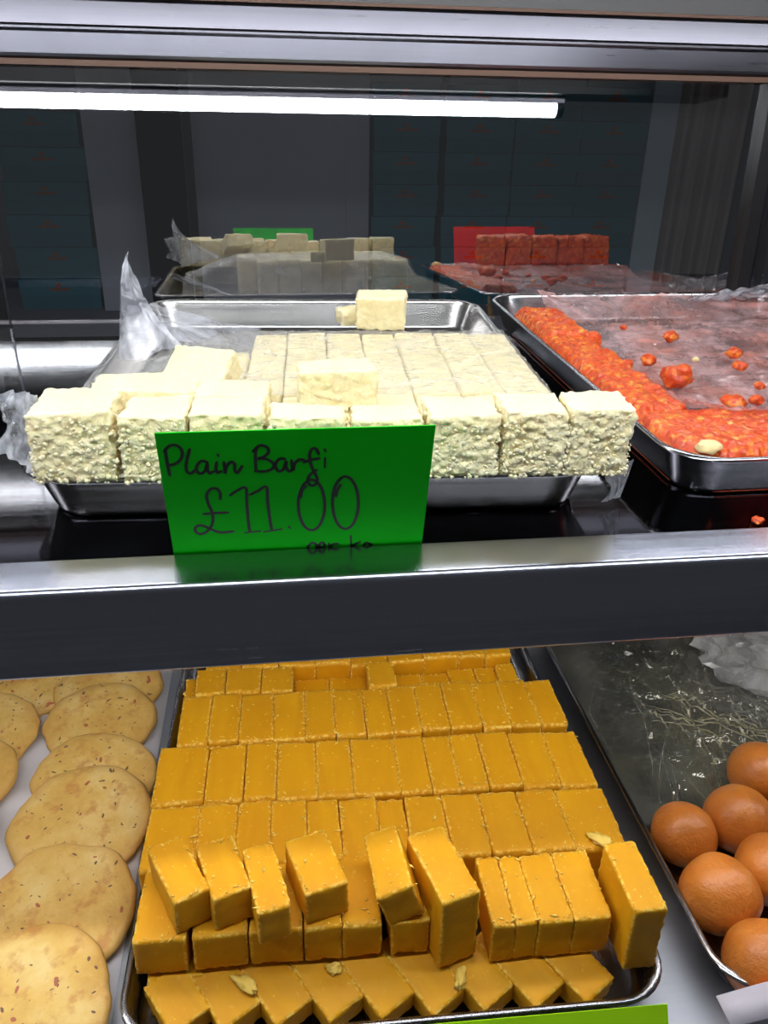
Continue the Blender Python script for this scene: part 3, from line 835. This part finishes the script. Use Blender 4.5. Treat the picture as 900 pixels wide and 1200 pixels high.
# folded white card at the lower right
e = empty('folded_card', (.250, .272, -.303), .10); tag(e, 'pale folded card at the lower right corner before the syrup balls', 'sign', 'price cards')
MB().box(0, .13, 0, .0008, 0, .0405).build('card_front', MAT['card_white'], e)
o = MB().box(.028, .13, .0175, .0182, .004, .0425).build('card_back', MAT['card_red'], e); tag(o, 'red back leaf')
vv = []
for i in range(13):
    x = .13 * i / 12
    zz = .0405 + .003 * math.sin(min(1, i / 5) * math.pi / 2)
    vv += [(x, 0, .0405), (x, .017, zz + .0035), (x, .017, zz + .0043), (x, 0, .0413)]
ff = [(4 * i + a, 4 * i + 4 + a, 4 * i + 4 + (a + 1) % 4, 4 * i + (a + 1) % 4) for i in range(12) for a in range(4)] + [(0, 1, 2, 3), (48, 51, 50, 49)]
link('card_flap', mesh('card_flap', vv, ff), MAT['card_white'], e)

# ------------------------------------------------------------------ yellow fudge
FLOOR_Y, ZB, ZT = -.3014, -.268, -.240
def fudge_disp(p, n, e):
    d = .0005 * noise.noise(p * 60) + .00035 * noise.noise(p * 240)
    if e > .2: d += e * (.0011 * noise.noise(p * 330) - .0004)
    return d
tops = []      # (x, y, z, w, d, rz) of exposed tops, to scatter crumbs on
def bar(x, y, z0, z1, w, d, seed, label, group, rz=0.0, rx=0.0, ry=0.0, n=None):
    if n is None: n = (12, 22, 12)
    me = block_mesh('fudge_bar', w + .0003, d - .0002, z1 - z0, n, .0009, fudge_disp, seed, .0005)
    o = link('fudge_bar', me, MAT['fudge'], None, YT(x, y, z0), (rx, ry, -.0265 + rz))
    tag(o, label, 'sweet', group)
    tops.append((x, y, z1, w, d, rz))
    return o
def row(xs, y0, y1, slope, word, drop=None, group='yellow fudge bars packed in rows'):
    n = len(xs) - 1
    for i in range(n):
        a, b = xs[i], xs[i + 1]
        xm = (a + b) / 2
        yy = slope * (xm - .17)
        dz = (drop or {}).get(i, 0.0) + rng.uniform(-.0008, .0008)
        extra = rng.uniform(-.0012, .0012)
        bar(xm, (y0 + y1) / 2 + yy + extra, FLOOR_Y, ZT - dz, b - a, y1 - y0, rng.randrange(1, 900),
            'yellow fudge bar, %s from left in the %s' % (ORD[i], word), group, rng.uniform(-.012, .012))
RC = [.0154, .0391, .0640, .0917, .1175, .1415, .1667, .1885, .2118, .2354, .2620, .2857, .3112, .3345]
RD = [.0040, .0418, .0706, .0950, .1245, .1520, .1866, .2105, .2316, .2540, .2797, .3080, .3360]
RE = [.0048, .0405, .0676, .0910, .1164, .1398, .1670, .1877, .2155, .2423, .2710, .3004, .3375]
RB = [.0128, .0235, .0490, .0800, .1080, .1400, .1735, .1985, .2240, .2500, .2740, .2930, .3110]
RA = [.0300, .0620, .0950, .1280, .1600, .1950, .2280, .2600, .2850, .3100]
row(RA, .3085, .3600, 0.0, 'hindmost row under the shelf', {0: .002, 4: .004, 5: .003})
row(RB, .2725, .3070, 0.0, 'second hindmost row', {0: .010, 4: .016, 5: .017, 7: .014, 8: .015, 9: .013, 10: .012, 11: .008})
row(RC, .2110, .2705, -.006, 'third row from the back', {7: -.001, 8: -.001, 9: -.002, 10: -.001, 11: -.001})
row(RD, .1465, .2065, -.022, 'fourth row from the back', {10: -.001})
row(RE, .0880, .1440, -.028, 'fifth row from the back', {6: .002})
# front row, right half
FR = [.2290, .2445, .2590, .2820, .3062]
for i in range(4):
    bar((FR[i] + FR[i + 1]) / 2, .0565, -.2725, ZT + .0005, FR[i + 1] - FR[i], .053, 600 + i, 'yellow fudge bar in the front upper row at right, %s from its left' % ORD[i], 'front upper row of fudge bars at right', .01)
bar(.3225, .0430, -.2735, -.2185, .0215, .0525, 610, 'tall upright fudge bar at the right end of the front row', 'upright fudge bars', .03, n=(12, 22, 20))
# front row, left half: under layer
FL = [(.0090, .0415), (.0435, .0770), (.0790, .1120), (.1125, .1360), (.1365, .1610), (.1660, .1905)]
for i, (a, b) in enumerate(FL):
    bar((a + b) / 2, .0660, -.2700, ZT - .0004, b - a, .054, 620 + i, 'yellow fudge bar in the shaded front left under layer, %s from left' % ORD[i], 'shaded under layer of fudge bars', [-.02, .03, .0, .02, 0, .03][i])
# loose bars lying on top at front left
L4 = [((.0130, .0860), (.0351, .0951), (.0572, .0504), (.0358, .0427), 'leftmost of the four loose'), ((.0442, .0853), (.0676, .0930), (.0813, .0520), (.0596, .0394), 'second from left of the four loose'),
      ((.0738, .0793), (.0954, .0843), (.1051, .0342), (.0861, .0300), 'third from left of the four loose'), ((.1009, .0845), (.1288, .0898), (.1416, .0472), (.1139, .0423), 'rightmost of the four loose')]
for i, (a, b, c_, d, lab) in enumerate(L4):
    a, b, c_, d = map(Vector, (a, b, c_, d))
    m = (a + b + c_ + d) / 4
    ax = ((a + b) / 2 - (c_ + d) / 2)
    rz = math.atan2(-ax.x, ax.y)
    w = ((b - a).length + (c_ - d).length) / 2
    bar(m.x, m.y, ZT + .0004, -.2120, w * .98, ax.length, 640 + i, lab + ' yellow fudge bars laid on top at front left', 'loose fudge bars laid on top', rz)
bar(.1745, .0640, ZT + .0004, -.2110, .0235, .0500, 650, 'tilted fudge bar leaning beside the tall centre bar', 'loose fudge bars laid on top', .10, ry=-.30)
bar(.2010, .0575, -.2720, -.2115, .0255, .0560, 651, 'tall fudge bar standing proud at the centre of the front', 'upright fudge bars', .30, n=(12, 22, 22))
# bottom front layer, set slantwise
th = math.radians(33)
for i in range(9):
    tx, tyy = .0310 + .0318 * i, .0085 - .0006 * i
    w, l_ = .0268, .056
    cx = tx + w / 2 * math.cos(th) - l_ / 2 * math.sin(th)
    cy = tyy + w / 2 * math.sin(th) + l_ / 2 * math.cos(th)
    if i == 0: cx, cy, l_ = cx + .007, cy - .010, .036
    o = bar(cx, cy, -.2945, -.2742, w, l_, 660 + i, 'slanted fudge bar in the bottom front layer, %s from the left' % ORD[i], 'slanted bottom layer of fudge bars', th)
    o.rotation_euler = (Matrix.Rotation(math.radians(9), 4, 'X') @ Matrix.Rotation(th - .0265, 4, 'Z')).to_euler()
    tops.pop()
bar(.0310, .0460, FLOOR_Y, -.2730, .034, .022, 671, 'short fudge piece in the front left corner of the tray', 'slanted bottom layer of fudge bars', .12)

# crumbs too many to count, plus the few big flakes
mb = MB(); rs = random.Random(21)
oct_f = [(0, 2, 4), (2, 1, 4), (1, 3, 4), (3, 0, 4), (2, 0, 5), (1, 2, 5), (3, 1, 5), (0, 3, 5)]
for k in range(1500):
    x, y, z, w, d, rz = rs.choice(tops)
    if rs.random() < .8:
        u, v = (rs.choice((-1, 1)) * rs.uniform(.40, .5), rs.uniform(-.5, .5)) if rs.random() < .5 else (rs.uniform(-.5, .5), rs.choice((-1, 1)) * rs.uniform(.42, .5))
    else: u, v = rs.uniform(-.45, .45), rs.uniform(-.45, .45)
    px, py = u * w * .96, v * d * .96
    cx, cy = x + px * math.cos(rz) - py * math.sin(rz), y + px * math.sin(rz) + py * math.cos(rz)
    s = rs.uniform(.0003, .00105); el = rs.choice((1, 1, 1.6, 3.0)); a = rs.uniform(0, 3.14)
    wx, wy, wz = YT(cx, cy, z + s * .35)
    vv = []
    for q in ((1, 0, 0), (-1, 0, 0), (0, 1, 0), (0, -1, 0), (0, 0, 1), (0, 0, -1)):
        j = [rs.uniform(.7, 1.3) for _ in range(3)]
        lx, ly, lz = q[0] * s * el * j[0], q[1] * s * j[1], q[2] * s * .7 * j[2]
        vv.append((wx + lx * math.cos(a) - ly * math.sin(a), wy + lx * math.sin(a) + ly * math.cos(a), wz + lz))
    mb.add(vv, oct_f)
o = mb.build('fudge_crumbs', MAT['fudge_crumb'], None, True); tag(o, 'pale yellow crumbs scattered over the fudge bars', 'crumbs', None, 'stuff')
for x, y, z, r, sx, rz, lab in ((.3190, .0900, -.2405, .0050, 1.5, .9, 'pale fudge lump lying before the tall right bar'), (.0760, .0290, -.2755, .0045, 2.0, .9, 'long fudge flake lying on the slanted front bars at left'), (.1310, .0350, -.2745, .0040, 1.0, .3, 'round fudge crumb at the foot of the shaded bars'), (.2100, .0225, -.2765, .0035, 2.2, -.5, 'fudge flake on the slanted bars below the tall centre bar')):
    o = link('fudge_flake', lump_mesh('fudge_flake', r, x * 100, .4, .75, 3), MAT['fudge_crumb'], None, YT(x, y, z - .0004), (0, 0, rz)); o.scale = (1, sx, 1)
    tag(o, lab, 'sweet', 'big fudge flakes')

# ------------------------------------------------------------------ cookies on baking paper
pv, pf = heightfield(lambda x, y: (x, y, .0006 + .0003 * noise.noise(Vector((x * 20, y * 20, 0)))), -.20, .0, 0, .56, 12, 24)
pp = link('baking_paper', mesh('baking_paper', pv, pf), MAT['paper'], None, (-.1185, .240, -.303), (0, 0, -.012)); tag(pp, 'white baking paper under the cookies, left of the fudge tray', 'paper')
sm = pp.modifiers.new('thickness', 'SOLIDIFY'); sm.thickness = .0003; sm.offset = 1

def cookie_mesh(r, th_, seed):
    so = Vector((seed * 2.3, seed * 1.1, seed * .7))
    nr, na = 14, 64
    vv, ed, ff = [(0, 0, th_)], [0.0], []
    def rad(a): return 1 + .075 * noise.noise(Vector((math.cos(a) * 1.6, math.sin(a) * 1.6, seed))) + .035 * noise.noise(Vector((math.cos(a) * 4.5, math.sin(a) * 4.5, seed + 3)))
    prof = [(k / nr, 1.0) for k in range(1, nr - 2)] + [(.93, .93), (.975, .74), (1.0, .45), (.985, .15), (.95, 0.0)]
    for (q, hh) in prof:
        for i in range(na):
            a = 2 * math.pi * i / na
            R_ = r * q * (1 + (rad(a) - 1) * q)
            p = Vector((R_ * math.cos(a), R_ * math.sin(a), 0))
            z = th_ * hh + (.0016 * noise.noise(p * 55 + so) + .0009 * noise.noise(p * 150 + so) + .0014 * noise.noise(p * 22 + so)) * hh - .0012 * q * q * hh
            vv.append((p.x, p.y, z)); ed.append(max(0, (q - .78) / .22))
    for i in range(na): ff.append((0, 1 + i, 1 + (i + 1) % na))
    for k in range(len(prof) - 1):
        for i in range(na):
            j = (i + 1) % na
            ff.append((1 + k * na + i, 1 + (k + 1) * na + i, 1 + (k + 1) * na + j, 1 + k * na + j))
    ff.append(tuple(1 + (len(prof) - 1) * na + i for i in range(na))[::-1])
    me = mesh('cookie', vv, ff); set_attr(me, 'edge', ed)
    def hz(x, y):
        p = Vector((x, y, 0)); q = math.hypot(x, y) / r
        return th_ + (.0016 * noise.noise(p * 55 + so) + .0009 * noise.noise(p * 150 + so) + .0014 * noise.noise(p * 22 + so)) - .0012 * q * q
    return me, hz
def specks(r, hz, seed, n, lo, hi, el):
    rs = random.Random(seed); mb = MB()
    for _ in range(n):
        q, a = r * .88 * math.sqrt(rs.random()), rs.uniform(0, 6.28)
        x, y = q * math.cos(a), q * math.sin(a); s = rs.uniform(lo, hi); b = rs.uniform(0, 3.14); e_ = el * rs.uniform(.7, 1.3)
        z = hz(x, y)
        ring = []
        for k in range(8):
            c_ = 2 * math.pi * k / 8
            lx, ly = s * e_ * math.cos(c_), s * math.sin(c_) * rs.uniform(.8, 1.2)
            ring.append((x + lx * math.cos(b) - ly * math.sin(b), y + lx * math.sin(b) + ly * math.cos(b), z - .0004))
        mb.add(ring + [(x, y, z + s * .35)], [(k, (k + 1) % 8, 8) for k in range(8)])
    return mb
cookies = [(-.1685, .352, .0525, 'front cookie of the right column, cut by the bottom edge'), (-.1630, .422, .0530, 'second cookie from the front in the right column'), (-.1630, .502, .0540, 'third cookie from the front in the right column'), (-.1610, .548, .0500, 'fourth cookie from the front in the right column'),
           (-.1680, .620, .0490, 'fifth cookie from the front in the right column'), (-.1690, .668, .0500, 'hindmost cookie of the right column, partly under the shelf'),
           (-.2750, .500, .0490, 'front cookie of the left column, at the left picture edge'), (-.2760, .556, .0510, 'middle cookie of the left column, at the left picture edge'), (-.2700, .617, .0500, 'hind cookie of the left column under the shelf lip'), (-.2440, .688, .0480, 'cookie between the two columns, mostly under the shelf')]
zs = [.0060, .0050, .0040, .0045, .0040, .0030, .0040, .0045, .0040, .0015]
for i, (x, y, r, lab) in enumerate(cookies):
    e = empty('cookie', (x, y, -.303 + zs[i] + r * math.sin(.13) * .62), 0); e.rotation_euler = (.13, .0, i * 1.9)
    e.rotation_euler = (Matrix.Rotation(.135, 4, 'X') @ Matrix.Rotation(i * 1.9, 4, 'Z')).to_euler()
    tag(e, 'pale golden seeded flat cookie, ' + lab, 'cookie', 'seeded cookies in two columns')
    me, hz = cookie_mesh(r, .0085, 40 + i)
    b = link('cookie_body', me, MAT['cookie'], e)
    o = specks(r, hz, 60 + i, 48, .0006, .0013, 2.3).build('seeds', MAT['seed'], e, True); tag(o, kind='stuff')
    o = specks(r, hz, 90 + i, 7, .0010, .0022, 1.9).build('red_flecks', MAT['chilli'], e, True); tag(o, kind='stuff')

# ------------------------------------------------------------------ syrup balls
balls = [(.2970, .4256, .0245, 'leftmost brown syrup ball, resting against the tray wall'), (.3450, .4330, .0268, 'brown syrup ball behind, right of the leftmost ball'), (.2965, .3700, .0275, 'brown syrup ball in the middle of the group, along the tray wall'), (.3890, .4790, .0262, 'hindmost brown syrup ball at the right picture edge'),
         (.3460, .3860, .0262, 'brown syrup ball at the right picture edge, beside the middle ball'), (.3010, .3180, .0265, 'front brown syrup ball near the red reflection in the tray'), (.3520, .3320, .0265, 'brown syrup ball right of the front ball, out at the edge'), (.3960, .4270, .0262, 'brown syrup ball right of the rear pair, out at the edge')]
for i, (x, y, r, lab) in enumerate(balls):
    import bmesh
    bm = bmesh.new(); bmesh.ops.create_uvsphere(bm, u_segments=40, v_segments=26, radius=1)
    so = Vector((i * 3.3, i * 1.9, i))
    for v in bm.verts:
        k = 1 + .045 * noise.noise(v.co * 1.3 + so) + .012 * noise.noise(v.co * 5 + so)
        v.co = v.co * (k * r); v.co.z *= .96
        if v.co.z < -r * .93: v.co.z = -r * .93
    me = bpy.data.meshes.new('syrup_ball'); bm.to_mesh(me); bm.free()
    me.polygons.foreach_set('use_smooth', [True] * len(me.polygons))
    o = link('syrup_ball', me, MAT['gulab'], None, (x, y, -.3018 + r * .93), (0, 0, i * 1.1)); tag(o, lab, 'sweet', 'brown syrup balls')

fg = empty('plastic_film', GT(0, 0, 0), .0059); tag(fg, 'crumpled oily clear film in the tray behind the syrup balls', 'film', 'plastic films')
def film_g(x, y):
    p = Vector((x, y, 0)); q = Vector((x * 30 + y * 22 + 1.5 * noise.noise(p * 14), y * 16 - x * 8, 0))
    k = min(1, max(0, (x - .02) / .07))
    z = .0042 + k * (.006 * max(0, ridge(q)) ** 6 + .012 * max(0, noise.noise(p * 13 + Vector((0, 0, 4)))) + .004 * max(0, ridge(Vector((x * 60 - y * 35, y * 20, 3)) + Vector((noise.noise(p * 22), 0, 0)))) ** 8 + .002 * max(0, ridge(p * 75)) ** 3) + .0005 * noise.noise(p * 180)
    return (x, y, z)
vv, ff = heightfield(film_g, .018, .320, .155, .435, 150, 150)
link('film_sheet', mesh('film_sheet', vv, ff), MAT['film_dark'], fg)
# long creases gathered up in that film, fanning out from under the bag
mb = MB(); rs = random.Random(4)
for k in range(64):
    x0_, y0_ = rs.uniform(.05, .21), rs.uniform(.21, .37)
    ang = rs.uniform(-2.35, -.9) if k % 3 else rs.uniform(-.7, .25)
    ln = rs.uniform(.06, .18); cv = rs.uniform(-5, 5); hh = rs.uniform(.0008, .0034)
    px_, py_ = x0_, y0_; vv, ff = [], []
    n_ = 26
    for s in range(n_ + 1):
        w_ = hh * .45 * math.sin(math.pi * (s + .3) / (n_ + .6)) + .0001
        nx_, ny_ = -math.sin(ang), math.cos(ang)
        zz = film_g(px_, py_)[2] - .0006
        vv += [(px_ - nx_ * w_, py_ - ny_ * w_, zz), (px_ + nx_ * w_ * .3, py_ + ny_ * w_ * .3, zz + w_ * 2.0), (px_ + nx_ * w_, py_ + ny_ * w_, zz)]
        ang += cv * ln / n_ + rs.uniform(-.05, .05)
        px_ += math.cos(ang) * ln / n_; py_ += math.sin(ang) * ln / n_
        px_ = min(.318, max(.022, px_)); py_ = min(.43, max(.15, py_))
    for s in range(n_):
        a = 3 * s
        ff += [(a, a + 1, a + 4, a + 3), (a + 1, a + 2, a + 5, a + 4)]
    mb.add(vv, ff)
o = mb.build('film_folds', MAT['film_fold'], fg, True); tag(o, 'pale yellowish creases of the film', kind='stuff')
import bmesh
bm = bmesh.new(); bmesh.ops.create_icosphere(bm, subdivisions=4, radius=1)
rs = random.Random(3)
for v in bm.verts:
    q = v.co * 1.6
    k = 1 + .16 * (ridge(q) - .5) + .22 * (max(0, ridge(q * 1.8 + Vector((4, 0, 1)))) ** 2 - .3) + rs.uniform(-.035, .035)
    v.co = Vector((v.co.x * .072 * k, v.co.y * .060 * k, max(-.012, v.co.z * .030 * k)))
me = bpy.data.meshes.new('plastic_bag'); bm.to_mesh(me); bm.free()
o = link('plastic_bag', me, MAT['bag'], None, (.492, .640, -.279)); tag(o, 'crumpled whitish plastic bag at the back right of the syrup ball tray', 'bag')
